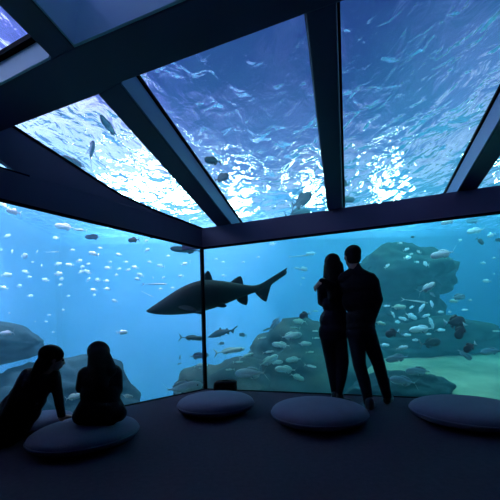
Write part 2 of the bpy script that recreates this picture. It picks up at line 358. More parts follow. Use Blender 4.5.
def add_fin(bm, pts, th, y=0, tilt=None, mi=0):
    a = []; b = []
    for x, z, k in pts:
        if tilt: p = tilt(x, z, th*k*.5); q = tilt(x, z, -th*k*.5)
        else: p = V((x, y+th*k*.5, z)); q = V((x, y-th*k*.5, z))
        a.append(bm.verts.new(p)); b.append(bm.verts.new(q))
    n = len(pts); fs = [bm.faces.new(a), bm.faces.new(b[::-1])]
    for i in range(n): fs.append(bm.faces.new((a[i], b[i], b[(i+1) % n], a[(i+1) % n])))
    for f in fs: f.material_index = mi
def fish_mesh(shape, key, mats, bend=0, pale_tail=False):
    hh, hw, bf, fork, tl = SH[shape]; bm = bmesh.new(); NS, NR_ = 18, 14; rings = []
    L0, L1 = .5, -.32
    for i in range(NS+1):
        u = i/NS; x = L0+(L1-L0)*u; pf = max(profile(u), .0)
        ped = .16 if shape != 'needle' else .3
        hz = hh*max(pf, ped*max(0, (u-.5)*2) if u > .5 else 0, .03); wy = hw*max(pf, .22*max(0, (u-.5)*2) if u > .5 else 0, .05)
        ring = []
        for j in range(NR_):
            a = 2*math.pi*j/NR_; c_, s_ = math.cos(a), math.sin(a)
            ring.append(bm.verts.new((x, wy*math.copysign(abs(c_)**1.1, c_), hz*s_*(1.0 if s_ > 0 else bf))))
        rings.append(ring)
    for i in range(NS):
        for j in range(NR_): bm.faces.new((rings[i][j], rings[i][(j+1) % NR_], rings[i+1][(j+1) % NR_], rings[i+1][j]))
    bm.faces.new(rings[0]); bm.faces.new(rings[-1][::-1])
    th = .014; tmi = 1 if pale_tail else 0; pz = hh*.16
    add_fin(bm, [(-.30, pz*.9, 1), (-.36, pz*1.2, 1), (-.5, tl, .3), (-.5+.12*fork, tl*.3, .4), (-.5+.17*fork, 0, .5), (-.5+.12*fork, -tl*.3, .4), (-.5, -tl, .3), (-.36, -pz*1.2, 1), (-.30, -pz*.9, 1)], th, mi=tmi)
    if shape != 'needle':
        add_fin(bm, [(.18, hh*.80, 1), (.10, hh*1.32, .4), (-.02, hh*1.28, .4), (-.14, hh*1.0, .4), (-.23, hh*.50, .4), (-.20, hh*.25, 1), (-.02, hh*.6, 1)], th)
        add_fin(bm, [(-.02, -hh*.70, 1), (-.08, -hh*1.25, .4), (-.20, -hh*.75, .4), (-.22, -hh*.25, 1)], th)
        for sgn in (1, -1):
            add_fin(bm, [(.20, -hh*.10, 1), (.17, -hh*.3, 1), (.02, -hh*.62, .4), (.01, -hh*.40, .4)], .008, tilt=lambda x, z, o, s=sgn: V((x, s*(hw*.9+(.2-x)*.32)+o, z)))
            add_fin(bm, [(.14, -hh*.75, 1), (.10, -hh*.80, 1), (.0, -hh*1.2, .4), (.04, -hh*.75, .6)], .008, y=sgn*hw*.35)
    if bend:
        for v in bm.verts:
            x = v.co.x; v.co.y += bend*(x*x)*(1 if x < 0 else .5)
    bmesh.ops.recalc_face_normals(bm, faces=bm.faces[:])
    me = bpy.data.meshes.new(key); bm.to_mesh(me); bm.free()
    for m in mats: me.materials.append(m)
    me.polygons.foreach_set('use_smooth', [True]*len(me.polygons))
    return me
eb = bmesh.new(); bmesh.ops.create_uvsphere(eb, u_segments=10, v_segments=8, radius=.018)
eye_me = bpy.data.meshes.new('eye'); eb.to_mesh(eye_me); eb.free(); eye_me.materials.append(M['eye'])
FMESH = {}
def fmesh(sp):
    if sp not in FMESH:
        shape, mk, pt, bend = SPEC[sp][:4]
        FMESH[sp] = fish_mesh(shape, SPEC[sp][5], [FM[mk], M['tailpale']], bend, pt)
    return FMESH[sp]
#        shape   material pale-tail bend real-length name
SPEC = {'s': ('bream', 'silver', 0, .15, .24, 'silver_bream'), 'p': ('jack', 'pale', 0, .25, .50, 'pale_fish'), 'm': ('oval', 'maroon', 1, 0, .32, 'oval_fish'),
        'k': ('jack', 'slate', 0, .2, .50, 'slate_fish'), 'j': ('jack', 'jack', 0, .3, .48, 'jack_fish'), 'd': ('bream', 'dark', 0, .1, .30, 'dark_fish'),
        'n': ('needle', 'silver', 0, .2, .70, 'needle_fish'), 't': ('long', 'teal', 0, .15, .55, 'long_fish'), 'l': ('long', 'pale', 0, .3, .5, 'long_fish')}
def put_fish(sp, p, heading, length, roll=0, label=None, group=None, eye=False):
    me = fmesh(sp); o = bpy.data.objects.new(SPEC[sp][5], me); col.objects.link(o)
    h = heading.normalized(); q = h.to_track_quat('X', 'Z')
    o.rotation_euler = (q.to_matrix() @ Matrix.Rotation(roll, 3, 'X')).to_euler(); o.location = p; o.scale = (length,)*3
    o['label'] = label; o['category'] = 'fish'
    if group: o['group'] = group
    if eye:
        hh, hw = SH[SPEC[sp][0]][:2]
        for sgn in (1, -1):
            e = bpy.data.objects.new('eye', eye_me); col.objects.link(e); e.parent = o; e.location = (.385, sgn*hw*.62, hh*.16)
    return o
def window_fish(x, y, L, sp, ang, yaw=None, Y=None, label=None, group=None, lo=5.0, hi=8.6):
    real = SPEC[sp][4]
    yaw = random.uniform(-.5, .5) if yaw is None else yaw
    d = Y or max(lo, min(hi, real*300*math.cos(yaw)/L)); ln = L*d/300/math.cos(yaw)
    a = math.radians(ang); p = at(x, y, d); q = at(x+math.cos(a)*5, y-math.sin(a)*5, d)
    h = (q-p).normalized(); h.y += math.tan(yaw)
    return put_fish(sp, p, h, ln, label=label, group=group, eye=(L >= 12))
def roof_fish(x, y, L, sp, ang, z=3.9, label=None, group=None):
    def hit(x, y):
        d = ray(x, y); return O+d*((z-EYE)/d.z)
    a = math.radians(ang); c_, s_ = math.cos(a)*L/2, math.sin(a)*L/2
    p = hit(x+c_, y-s_); q = hit(x-c_, y+s_)
    return put_fish(sp, (p+q)/2, p-q, (p-q).length, label=label, group=group, eye=True)
GS = 'small silver bream scattered beyond the slanting glass wall'
school = []
LS = 'small pale silver bream drifting in the loose school beyond the slanting glass wall'
for x, y, L, a in ((4,206,11,150),(14,212,14,170),(7,236,8,20),(1,250,6,0),(12,252,5,80),(37,252,4,60),(24,256,12,0),(58,264,9,10),
    (70,265,8,175),(79,261,8,10),(94,254,10,170),(82,267,7,0),(89,264,6,190),(81,272,7,30),(88,272,8,150),(26,272,8,160),(29,277,6,0),(6,275,10,10),(46,280,10,170),(58,274,11,0),
    (62,279,8,180),(88,280,8,30),(98,280,8,170),(4,288,10,165),(19,286,9,0),(94,290,7,180),(94,295,5,0),(42,266,4,90),(60,285,7,0),(146,241,6,30),(147,250,7,30),(119,254.5,7,175),
    (184,264,8,15),(190,262,4,80),(161,266,8,170),(181,276,6,180),(108,268,9,175),(119,269,6,10),(135.5,267.6,8,170),(128,270,6,20),(140.6,275,9,160),(138,279,7,175),(153,278,4,110),
    (163,278,5,40),(116,275,6,0),(106,281,7,0),(160,289,6,10),(173,288,6,180),(93,289,6,0),(106.5,289,7,0),(115,301,7,160),(93,295,5,0),(122,332.5,11,5),(63,310,5,0),(49,315,5,0),
    (46,321.6,4,0),(35,321.6,3,0),(53,332,4,0),(9,313,5,0),(56,238,8,170),(100,248,5,0),(72,250,6,0),(33,262,5,180),(110,262,5,0),(126,262,5,0),(150,262,6,170),(168,256,5,0),(68,296,5,0),(30,296,6,10)):
    school.append((x, y, L, a))
for i_, (x, y, L, a) in enumerate(school):
    if i_ not in (48, 51): window_fish(x, y, L*.88, 's', a, label=LS, group=GS)
window_fish(66, 227, 22, 'j', 172, 0, 6.5, label='bright white jack high and alone near the header of the slanting glass')
window_fish(81, 230, 14, 'l', 175, 0, 7, label='faint pale fish following the bright white jack')
window_fish(154, 284, 27, 'n', 0, 0, 6.5, label='thin silvery needle-like fish hanging level just above the shark snout')
window_fish(147, 294, 14, 'n', -25, 0, 6.5, label='short thin fish tilted down in front of the shark snout')
window_fish(52, 252, 14, 'n', 2, 0, 7.2, label='thin pale fish above the middle of the silver school')
window_fish(94, 237, 18, 'k', 180, 0, 5.0, label='dark blue fish with a pale tail, alone under the slanting header beam')
window_fish(134, 240, 12, 'd', 185, 0, 6.0, label='small dark fish under the slanting header beam, beside two silver bream')
window_fish(187, 250, 36, 't', 172, .2, 5.2, label='long grey fish close under the header beside the glass corner')
window_fish(8, 333, 16, 'j', 185, 0, 5.0, label='arched silvery fish in front of the blunt rock ledge')
window_fish(192, 338, 28, 't', -3, 0, 5.4, label='long teal fish level below the shark, crossing the corner post')
window_fish(198, 356, 22, 'k', 5, 0, 5.2, label='dark slate fish with a square tail, second below the shark at the corner post')
window_fish(200, 366, 16, 'p', 10, 0, 5.8, label='pale green fish low against the corner post')
window_fish(180, 358, 6, 'k', 80, 0, 7, label='tiny upright slate fish beside the corner post')
window_fish(179, 364, 6, 'k', 20, 0, 7, label='tiny slate fish just above the big greenish fish')
window_fish(182, 388, 42, 'p', 8, 0, 4.9, label='big greenish fish resting low beside the pouf at the glass corner')
window_fish(127, 396, 12, 'p', -10, 0, 5.0, label='green fish emerging from behind the upright seated woman')
window_fish(73, 397, 20, 'p', 15, 0, 5.0, label='green fish between the two seated women')
GR = 'tiny silver fish high beyond the long glass wall'
LR = 'tiny silver fish floating high beyond the long glass wall, near the shark tail'
for x, y, L, a in ((273,244,7,180),(216,259,4,0),(223,262,4,0),(224,275.6,5,180),(296,268,5,0),(303,278,4,0),(301,285,4,90),(303,269,10,0),(258,257,4,0),(243,262,4,0)):
    window_fish(x, y, L, 's', a, label=LR, group=GR)
window_fish(312, 253.5, 12, 'j', 180, label='bright silver fish above the head of the standing woman')
window_fish(299, 256, 22, 'n', 5, 0, 7, label='thin pale fish above the standing woman, pointing at the shark tail')
window_fish(243, 335, 8, 'd', 170, label='small dark fish behind the tail of the small shark')
window_fish(221, 343.6, 7, 'd', 10, label='small dark fish alone below the small shark')
window_fish(229, 351, 32, 'l', 8, 0, 6.2, label='slender pale fish under the small shark')
window_fish(246, 356, 16, 'l', 20, 0, 6.6, label='slender pale fish rising behind a longer one under the small shark')
window_fish(276, 322, 18, 'k', 235, 0, 6.4, label='slate fish swimming steeply down in open blue water')
window_fish(268, 329, 11, 't', 200, 0, 6.7, label='small grey fish at the nose of the steeply diving slate fish')
window_fish(305, 315, 12, 'm', 200, 0, 6, label='dark maroon oval fish beside the hip of the standing woman')
GP = 'pale fish shoaling over the rounded rock mound'
LP = 'pale greenish fish in the shoal over the rounded rock mound beside the standing woman'
for x, y, L, a in ((300,321.6,16,180),(295,328,11,175),(290,336,22,10),(282,345,20,175),(304,343.6,14,0),(294,359.5,18,185),(286.5,369.5,24,175),(297,377,18,-25),(230,369.5,9,180),
    (315,311,7,0),(316,331,8,180),(316,338,8,0),(268,361,24,25),(252,373,34,185),(268,352,12,10),(275,362,16,0),(262,338,9,10),(310,352,9,0),(238,362,10,0),(310,366,12,-10)):
    window_fish(x, y, L, 'p' if L > 12 else 'l', a, label=LP, group=GP, lo=5.2, hi=6.4)
# right part of the long glass wall
GO = 'small silver fish in front of the overhanging rock head'
LO = 'small silver fish hovering in front of the huge overhanging rock head'
for x, y, L, a in ((406,249.5,6,20),(411,254,4,0),(419,252,6,160),(407.5,257.6,8,10),(417,262,5,0),(387,266,6,40),(426,264,9,170),(400,243,5,0)):
    window_fish(x, y, L, 's', a, label=LO, group=GO, hi=7.2)
window_fish(413, 237, 5, 'd', 180, 0, 7, label='tiny dark fish just above the overhanging rock head')
window_fish(449, 221.5, 18, 'j', 195, 0, 6, label='arched silver fish touching the header of the long glass wall')
window_fish(474, 221, 17, 'k', 180, 0, 7.5, label='faint slate fish under the header, beside an arched silver one')
window_fish(476, 230.6, 20, 'j', 190, 0, 6.5, label='large silver fish in the upper dark blue water above a diving dark one')
window_fish(480, 241, 10, 'd', -40, 0, 6.5, label='small dark fish diving below a large silver one under the header')
window_fish(491.6, 235, 9, 's', 200, 0, 6.5, label='bright white fish highest at the edge of the dark blue water')
window_fish(499, 240, 8, 'd', 180, 0, 6.5, label='small dark fish behind the bright white fish')
window_fish(443, 254, 27, 'j', 192, 0, 4.9, label='bright silver jack swimming in front of the shoulder of the overhanging rock head')
window_fish(427, 288, 23, 'j', 28, .2, 4.8, label='white bellied jack below the overhanging rock head, belly shining')
GB = 'tiny silver fish in the open dark blue water'
LB = 'tiny silver fish in the open dark blue water beyond the jacks'
for x, y, L, a in ((460,240,4,0),(483,263,6,0),(494,274,4,0),(487,281,8,175),(494,258,4,0),(470,300,5,0)):
    window_fish(x, y, L, 's', a, label=LB, group=GB, hi=7)
window_fish(432, 294, 9, 'k', -40, 0, 5.8, label='dark blue fish just under the white bellied jack')
window_fish(415, 301, 28, 'n', -8, 0, 6, label='long thin silver fish below the overhanging rock head')
window_fish(398, 307, 17, 'p', 0, 0, 5.8, label='pale green fish swimming clear beside the standing man')
window_fish(380, 323, 12, 'p', -15, 0, 5.6, label='bright green fish peeping out behind the back of the standing man')
window_fish(458, 297, 20, 'k', 5, .3, 5.8, label='plump slate fish with a pale face in the dark blue water')
window_fish(455, 301, 12, 'p', 180, 0, 6.2, label='pale fish tucked under the plump slate fish')
window_fish(422, 329, 24, 'j', 185, .2, 5.6, label='silver blue fish facing the standing man, over the sand edge')
window_fish(392.6, 333, 15, 'm', 195, 0, 5.4, label='maroon oval fish beside the elbow of the standing man')
window_fish(454.5, 322, 22, 'm', 5, 0, 5.3, label='largest maroon oval fish, its pale tail towards the silver shoal')
window_fish(461, 331, 18, 'm', 240, 0, 5.0, label='maroon oval fish pitched downward under the largest maroon one')
window_fish(470, 347, 15, 'm', 215, 0, 4.9, label='dark maroon oval fish lowest over the bright sand')
window_fish(401.6, 348, 14, 'j', 10, 0, 5.3, label='rounded silver edged fish over the bright sand by the standing man')
window_fish(398, 358, 26, 'k', 190, 0, 5.0, label='dark slate fish swimming low over the sand beside the standing man')
window_fish(419, 371, 28, 'k', 180, 0, 4.9, label='blue grey fish low over the dark shadow slab')
window_fish(404, 381, 30, 'k', 170, 0, 4.75, label='long blue grey fish nearest the kerb in front of the dark shadow slab')
window_fish(430, 343, 22, 'd', 10, 0, 5.6, label='dark fish level over the far edge of the sand')
window_fish(464, 354, 20, 'k', -35, 0, 5.0, label='slate fish with raised tail under the lowest maroon fish')
window_fish(492, 351, 24, 'k', 185, 0, 5.2, label='dark blue fish low at the outer edge of the sand')
window_fish(497, 331, 10, 'l', 180, 0, 6, label='thin pale fish above the outer edge of the sand')
GM = 'mixed small silver fish shoaling over the rock ridge'
LM = 'small silver blue fish in the shoal over the long low rock ridge'
for x, y, L, a in ((432,304.7,8,100),(421,309,10,70),(393,314,9,-50),(411,316,15,-20),(404,319,9,160),(431,321.6,15,-55),(416,340,8,180),(428,334,6,0),(464,310,6,0),(440,312,8,0),(450,312,6,180),(386,306,6,0),(406,335,8,0),(412,307,7,200),(440,330,9,0),(398,322,8,180),(384,345,8,0),(425,316,8,20)):
    window_fish(x, y, L*1.12, 'j', a, label=LM, group=GM, lo=5.4, hi=6.8)
# above the roof panes
roof_fish(109, 127, 30, 'k', 132, 3.9, label='big dark fish crossing the bright roof pane diagonally')
roof_fish(91, 152, 20, 'k', 80, 3.9, label='dark fish pointing up the bright roof pane beside a bigger one')
roof_fish(75, 163, 30, 'k', 155, 3.9, label='dark fish half hidden by the hip rafter')
roof_fish(213, 161, 18, 'd', 170, 3.9, label='dark fish above the middle roof pane near the rafter')
roof_fish(221, 178, 16, 'd', 20, 3.9, label='dark fish low over the middle roof pane near the rafter, tail to it')
roof_fish(301, 201, 24, 'd', 30, 3.9, label='dark fish under the sparkling patch of the middle roof pane')
roof_fish(297, 215, 28, 'd', 8, 3.9, label='dark fish along the foot of the middle roof pane')
roof_fish(345, 183, 9, 'd', 150, 3.9, label='small dark fish beside the central rafter in the third pane')
roof_fish(347, 200, 16, 'd', 5, 3.9, label='dark fish at the foot of the central rafter')
GT = 'thin fish schooling above the bright roof pane'
for x, y, L, a in ((122,160,14,-28),(135,160,16,-32),(131,166,13,-20),(148,175,12,-15),(129,172,10,-8),(142,181,9,-5),(118,167,9,-25)):
    roof_fish(x, y, L, 'n', a, 3.9, label='thin dark fish in the tight school above the bright roof pane', group=GT)

# ------------------------------------------------------------------ sharks
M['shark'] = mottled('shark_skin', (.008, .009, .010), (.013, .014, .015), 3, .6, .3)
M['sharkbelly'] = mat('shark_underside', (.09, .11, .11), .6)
def shark(name, Y, label, tilt=.0):
    k = 5.05/300; cx, cz = 215, 292
    # stations: px, top y, bottom y, half width (m)
    S = [(146.4,309.2,309.9,.01),(149,307.4,311.4,.05),(154,304.5,312.8,.09),(162,299.6,313.8,.135),(170,294.6,314.3,.17),(178,289.4,314.3,.20),(186,285.2,313.8,.215),(194,282.0,313.0,.22),(202,279.8,311.6,.21),
         (210,279.4,309.6,.19),(218,280.2,307.0,.165),(226,281.2,304.0,.14),(234,282.6,300.6,.11),(242,284.2,297.4,.085),(248,285.4,295.4,.062),(254,286.0,293.4,.045),(260,285.2,291.5,.035),(268,280.5,286.2,.025),(276,275.8,280.2,.018),(284,271.4,274.6,.012),(288.6,268.6,270.0,.006)]
    X = lambda px: -(px-cx)*k
    Zz = lambda py: -(py-cz)*k
    bm = bmesh.new(); rings = []; n = 20
    for px, t, b, w in S:
        ring = []; mz = (Zz(t)+Zz(b))/2; hz = (Zz(t)-Zz(b))/2
        for j in range(n):
            a = 2*math.pi*j/n; c_, s_ = math.cos(a), math.sin(a)
            ring.append(bm.verts.new((X(px), w*math.copysign(abs(c_)**.9, c_), mz+hz*math.copysign(abs(s_)**.95, s_))))
        rings.append(ring)
    for i in range(len(S)-1):
        for j in range(n): bm.faces.new((rings[i][j], rings[i][(j+1) % n], rings[i+1][(j+1) % n], rings[i+1][j]))
    bm.faces.new(rings[0]); bm.faces.new(rings[-1][::-1])
    def fin(pts, th=.04, **kw): add_fin(bm, [(X(x), Zz(y), f) for x, y, f in pts], th, **kw)
    fin([(200,284,1),(203,277.5,1),(205.5,273,.5),(208.6,269,.15),(211,272,.15),(212.6,277,.2),(213.8,281.5,.3),(212,286,1)])
    fin([(228,286,1),(230,281.6,1),(236,277.5,.5),(241.8,274.4,.15),(243,279.5,.15),(244.8,285.6,.3),(240,289,1)])
    fin([(233,299,1),(238,303,.5),(247,308.2,.15),(248,302,.15),(248.6,296,.3),(246,291,1)])
    fin([(252,291,1),(255,295.4,.8),(261,301.5,.4),(266.8,306,.12),(267.2,298,.12),(268.6,290.5,.15),(272,285.6,.2),(278,279.4,.3),(283,275.6,.2),(286,277.2,.15),(288.9,274.6,.12),(289,268.4,.3),(280,273.6,.6),(268,281,.9),(258,287,1)], .03)
    for sg in (1, -1):
        fin([(210,304,1),(214,306,.6),(223,308.6,.2),(228.6,305.6,.2),(222,302,.6)], .03, y=sg*.09)
        # pectoral fins spread outward and down
        fin([(178,307,1),(184,309.5,.8),(199,311.5,.2),(204,309.5,.2),(196,305,.7),(188,303.6,1)], .03, tilt=lambda x, z, o, s=sg: V((x, s*(.17+(X(178)-x)*.62)+o*.4, z-(X(178)-x)*.12+o)))
    bmesh.ops.recalc_face_normals(bm, faces=bm.faces[:])
    for v in bm.verts: v.co.y += .06*math.sin((v.co.x)*2.2)
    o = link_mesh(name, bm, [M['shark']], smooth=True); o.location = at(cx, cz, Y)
    tagd(o, label, 'shark')
    md = o.modifiers.new('smooth', 'SUBSURF'); md.levels = 1; md.render_levels = 1
    for sg in (1, -1):
        e = bpy.data.objects.new('eye', eye_me); col.objects.link(e); e.parent = o; e.location = (X(158), sg*.105, Zz(304.8)); e.scale = (.9,)*3
        b3 = bmesh.new()
        for g_ in range(5):
            x0 = X(174+g_*1.9)
            prism_bm([(x0, sg*(.17+.008*g_), Zz(299)), (x0-.012, sg*(.17+.008*g_), Zz(299)), (x0-.012, sg*(.165+.008*g_), Zz(305.5)), (x0, sg*(.165+.008*g_), Zz(305.5))],
                     [(x0, sg*(.20+.008*g_), Zz(299)), (x0-.012, sg*(.20+.008*g_), Zz(299)), (x0-.012, sg*(.195+.008*g_), Zz(305.5)), (x0, sg*(.195+.008*g_), Zz(305.5))], b3)
        link_mesh('gill_slits', b3, M['eye'], parent=o)
    b3 = bmesh.new()
    mp_ = [(150, 310.5), (156, 311.2), (163, 310.2), (168, 308.4)]
    for (xa, ya), (xb, yb) in zip(mp_, mp_[1:]):
        prism_bm([(X(xa), -.14, Zz(ya)), (X(xb), -.16, Zz(yb)), (X(xb), .16, Zz(yb)), (X(xa), .14, Zz(ya))], [(X(xa), -.14, Zz(ya-.5)), (X(xb), -.16, Zz(yb-.5)), (X(xb), .16, Zz(yb-.5)), (X(xa), .14, Zz(ya-.5))], b3)
    b3.free()
    return o
sh = shark('shark', 5.05, 'big dark shark gliding past the glass corner post')
sh.rotation_euler = (0, 0, math.pi+0)
# local +X is the snout: turn it so that the snout points along the slanting wall
sh.rotation_euler = (0, 0, math.pi); sh.location = at(215, 292, 5.05)
def copy_tree(o, parent=None):
    c = o.copy(); col.objects.link(c); c.parent = parent
    for ch in list(o.children): copy_tree(ch, c)
    return c
s2 = copy_tree(sh); s2.scale = (.34,)*3; s2.location = at(222, 332, 7.6); s2.rotation_euler = (0, .06, math.pi-.25)
tagd(s2, 'small pale looking shark in the haze under the big one', 'shark')

# ------------------------------------------------------------------ seats and bag
def pouf(px, Y, R, H_, label, dx=0):
    x = (px-CX)/F*Y; bm = bmesh.new(); n = 48; prof = []
    for i in range(15):
        a = -math.pi/2+math.pi*i/14; c_, s_ = math.cos(a), math.sin(a)
        prof.append((R*(max(c_, 0)**.62), H_/2+H_/2*math.copysign(abs(s_)**.9, s_)))
    rings = []
    for rr, z in prof:
        rings.append([bm.verts.new((max(rr, .02)*math.cos(2*math.pi*j/n)*(1+.01*math.sin(3*2*math.pi*j/n+px)), max(rr, .02)*math.sin(2*math.pi*j/n), z)) for j in range(n)])
    for i in range(14):
        for j in range(n): bm.faces.new((rings[i][j], rings[i][(j+1) % n], rings[i+1][(j+1) % n], rings[i+1][j]))
    bm.faces.new(rings[0][::-1]); bm.faces.new(rings[-1])
    o = link_mesh('pouf', bm, M['pouf'], smooth=True); o.location = (x, Y, 0); tagd(o, label, 'floor cushion')
    b = bmesh.new()   # piping round the widest line
    m_ = 6; rr = []
    for j in range(n):
        a = 2*math.pi*j/n; w_ = R*(1+.01*math.sin(3*a+px))
        rr.append([b.verts.new(((w_+.006*math.cos(2*math.pi*k/m_))*math.cos(a), (w_+.006*math.cos(2*math.pi*k/m_))*math.sin(a), H_/2+.006*math.sin(2*math.pi*k/m_))) for k in range(m_)])
    for j in range(n):
        for k in range(m_): b.faces.new((rr[j][k], rr[(j+1) % n][k], rr[(j+1) % n][(k+1) % m_], rr[j][(k+1) % m_]))
    link_mesh('piping', b, M['pouf'], parent=o, smooth=True)
    return o
pouf(84, 2.40, .395, .17, 'low round pouf carrying the upright seated woman')
pouf(40, 2.78, .26, .15, 'small low pouf behind the arm of the leaning woman')
pouf(214, 3.24, .41, .19, 'low round pouf at the glass corner in front of the black bag')
pouf(316, 2.80, .44, .19, 'low round pouf in front of the feet of the standing couple')
pouf(466, 2.70, .47, .19, 'low round pouf beyond the standing man, under the pale sand view')
M['bag'] = mottled('black_bag_cloth', (.004, .004, .005), (.007, .007, .009), 20, .8, .2, .3, 60)
def sell(c, rad, pw=.6, n=24, bm=None, rot=None):   # soft rounded box
    bm = bm or bmesh.new(); vs2 = []
    f = lambda v: math.copysign(abs(v)**pw, v)
    for i in range(n//2+1):
        a = -math.pi/2+math.pi*i/(n//2)
        ring = []
        for j in range(n):
            b = 2*math.pi*j/n
            p = V((rad[0]*f(math.cos(a))*f(math.cos(b)), rad[1]*f(math.cos(a))*f(math.sin(b)), rad[2]*f(math.sin(a))))
            if rot: p = rot @ p
            ring.append(bm.verts.new(V(c)+p))
        vs2.append(ring)
    for i in range(n//2):
        for j in range(n): bm.faces.new((vs2[i][j], vs2[i][(j+1) % n], vs2[i+1][(j+1) % n], vs2[i+1][j]))
    bmesh.ops.remove_doubles(bm, verts=bm.verts[:], dist=1e-5)
    return bm
bo = bpy.data.objects.new('shoulder_bag', None); col.objects.link(bo); bo.location = ((224-CX)/F*4.05, 4.05, 0); tagd(bo, 'black bag left on the floor at the glass corner behind a pouf', 'bag')
link_mesh('bag_body', sell((0, 0, .105), (.16, .10, .105), .55), M['bag'], parent=bo, smooth=True)
link_mesh('flap', sell((.02, -.01, .175), (.14, .10, .035), .6), M['bag'], parent=bo, smooth=True)
link_mesh('pocket', sell((0, -.10, .08), (.10, .02, .055), .6), M['bag'], parent=bo, smooth=True)
def tube_bm(pts, r, n=8, bm=None):
    bm = bm or bmesh.new(); rr = []
    for i, p in enumerate(pts):
        d = (pts[min(i+1, len(pts)-1)]-pts[max(i-1, 0)]).normalized(); q = d.to_track_quat('Z', 'Y')
        rr.append([bm.verts.new(p+q @ V((r*math.cos(2*math.pi*k/n), r*math.sin(2*math.pi*k/n), 0))) for k in range(n)])
    for i in range(len(pts)-1):
        for k in range(n): bm.faces.new((rr[i][k], rr[i][(k+1) % n], rr[i+1][(k+1) % n], rr[i+1][k]))
    bm.faces.new(rr[0]); bm.faces.new(rr[-1][::-1]); return bm
link_mesh('strap', tube_bm([V((-.15+.02*math.sin(t*3), -.02-.03*math.sin(math.pi*t), .14+.075*math.sin(math.pi*t)) )+V((.28*t, 0, 0)) for t in [i/14 for i in range(15)]], .010), M['bag'], parent=bo, smooth=True)

# ------------------------------------------------------------------ people
M['skin'] = mat('skin', (.36, .20, .14), .5); M['hair'] = mottled('dark_hair', (.006, .005, .004), (.012, .009, .007), 40, .8, .1)
M['blackcloth'] = mottled('black_clothing', (.006, .006, .008), (.009, .009, .012), 10, .85, .2, .4, 80)
M['navycloth'] = mottled('dark_navy_clothing', (.007, .008, .014), (.010, .011, .018), 10, .85, .2, .4, 80)
M['jeans'] = mottled('dark_jeans', (.006, .007, .012), (.010, .011, .018), 14, .85, .2, .4, 150)
M['shoe'] = mat('dark_shoe', (.012, .012, .014), .5)
def capsule(bm, p1, r1, p2, r2, n=14):
    p1 = V(p1); p2 = V(p2); d = p2-p1; L_ = d.length
    q = (d.normalized() if L_ > 1e-6 else V((0, 0, 1))).to_track_quat('Z', 'Y'); prof = []
    for i in range(6):
        a = -math.pi/2+math.pi/2*i/5; prof.append((r1*math.cos(a), r1*math.sin(a)))
    for i in range(6):
        a = math.pi/2*i/5; prof.append((r2*math.cos(a), L_+r2*math.sin(a)))
    rings = [[bm.verts.new(p1+q @ V((max(rr, 1e-4)*math.cos(2*math.pi*k/n), max(rr, 1e-4)*math.sin(2*math.pi*k/n), z))) for k in range(n)] for rr, z in prof]
    for i in range(len(rings)-1):
        for k in range(n): bm.faces.new((rings[i][k], rings[i][(k+1) % n], rings[i+1][(k+1) % n], rings[i+1][k]))
    bm.faces.new(rings[0][::-1]); bm.faces.new(rings[-1])
def ellip(bm, c, rad, rot=None): sell(c, rad, 1.0, 20, bm, rot)
def fused(name, bm, m, parent, vox=.010, it=4):
    o = link_mesh(name, bm, m, parent, smooth=True)
    a = o.modifiers.new('fuse', 'REMESH'); a.mode = 'VOXEL'; a.voxel_size = vox; a.use_smooth_shade = True
    b = o.modifiers.new('soft', 'SMOOTH'); b.factor = .5; b.iterations = it
    return o
def frame(f, up=(0, 0, 1)):    # matrix whose Y axis is the way the face looks
    f = V(f).normalized(); x = f.cross(V(up)).normalized(); u = x.cross(f).normalized()
    return Matrix((x, f, u)).transposed()
def head(bm, eyes, c, R_, k=1.0):
    P = lambda x, y, z: V(c)+R_ @ (V((x, y, z))*k)
    ellip(bm, P(0, -.012, .030), (.074*k, .092*k, .086*k), R_)
    ellip(bm, P(0, .018, -.030), (.060*k, .070*k, .078*k), R_)
    ellip(bm, P(0, .050, -.080), (.030*k, .030*k, .026*k), R_)            # chin
    capsule(bm, P(0, .082, .008), .009*k, P(0, .094, -.028), .012*k)        # nose
    ellip(bm, P(0, .084, -.055), (.024*k, .010*k, .006*k), R_); ellip(bm, P(0, .083, -.066), (.021*k, .010*k, .006*k), R_)  # lips
    for sg in (1, -1):
        ellip(bm, P(sg*.077, -.002, -.010), (.010*k, .020*k, .032*k), R_)   # ears
        ellip(bm, P(sg*.030, .074, .022), (.022*k, .010*k, .007*k), R_)      # brows
        bmesh.ops.create_uvsphere(eyes, u_segments=12, v_segments=8, radius=.012*k, matrix=Matrix.Translation(P(sg*.030, .076, .004)))
def hand(bm, wrist, elbow_dir, R_, curl=.5, k=1.0, side=1):
    # R_: X across the palm (thumb side = +X*side), Y along the fingers, Z out of the back of the hand
    P = lambda x, y, z: V(wrist)+R_ @ (V((x, y, z))*k)
    ellip(bm, P(0, .045, 0), (.040*k, .050*k, .016*k), R_)
    capsule(bm, P(0, -.01, 0), .024*k, P(0, .03, 0), .026*k)
    for i, (x, l_) in enumerate(((.030, .070), (.010, .080), (-.011, .074), (-.031, .058))):
        x *= side; a0_, a1_, a2_ = curl*.5, curl*1.2, curl*1.9
        p0 = V((x, .080, 0)); p1 = p0+V((x*.12, math.cos(a0_), -math.sin(a0_)))*l_*.45; p2 = p1+V((0, math.cos(a1_), -math.sin(a1_)))*l_*.32; p3 = p2+V((0, math.cos(a2_), -math.sin(a2_)))*l_*.23
        capsule(bm, P(*(p0-V((0, .03, 0)))), .0095*k, P(*p1), .009*k, 8); capsule(bm, P(*p1), .009*k, P(*p2), .008*k, 8); capsule(bm, P(*p2), .008*k, P(*p3), .007*k, 8)
    t0 = V((side*.026, .015, -.004)); t1 = V((side*.056, .045, -.014)); t2 = V((side*.064, .078, -.022))
    capsule(bm, P(*t0), .013*k, P(*t1), .011*k, 8); capsule(bm, P(*t1), .011*k, P(*t2), .0085*k, 8)
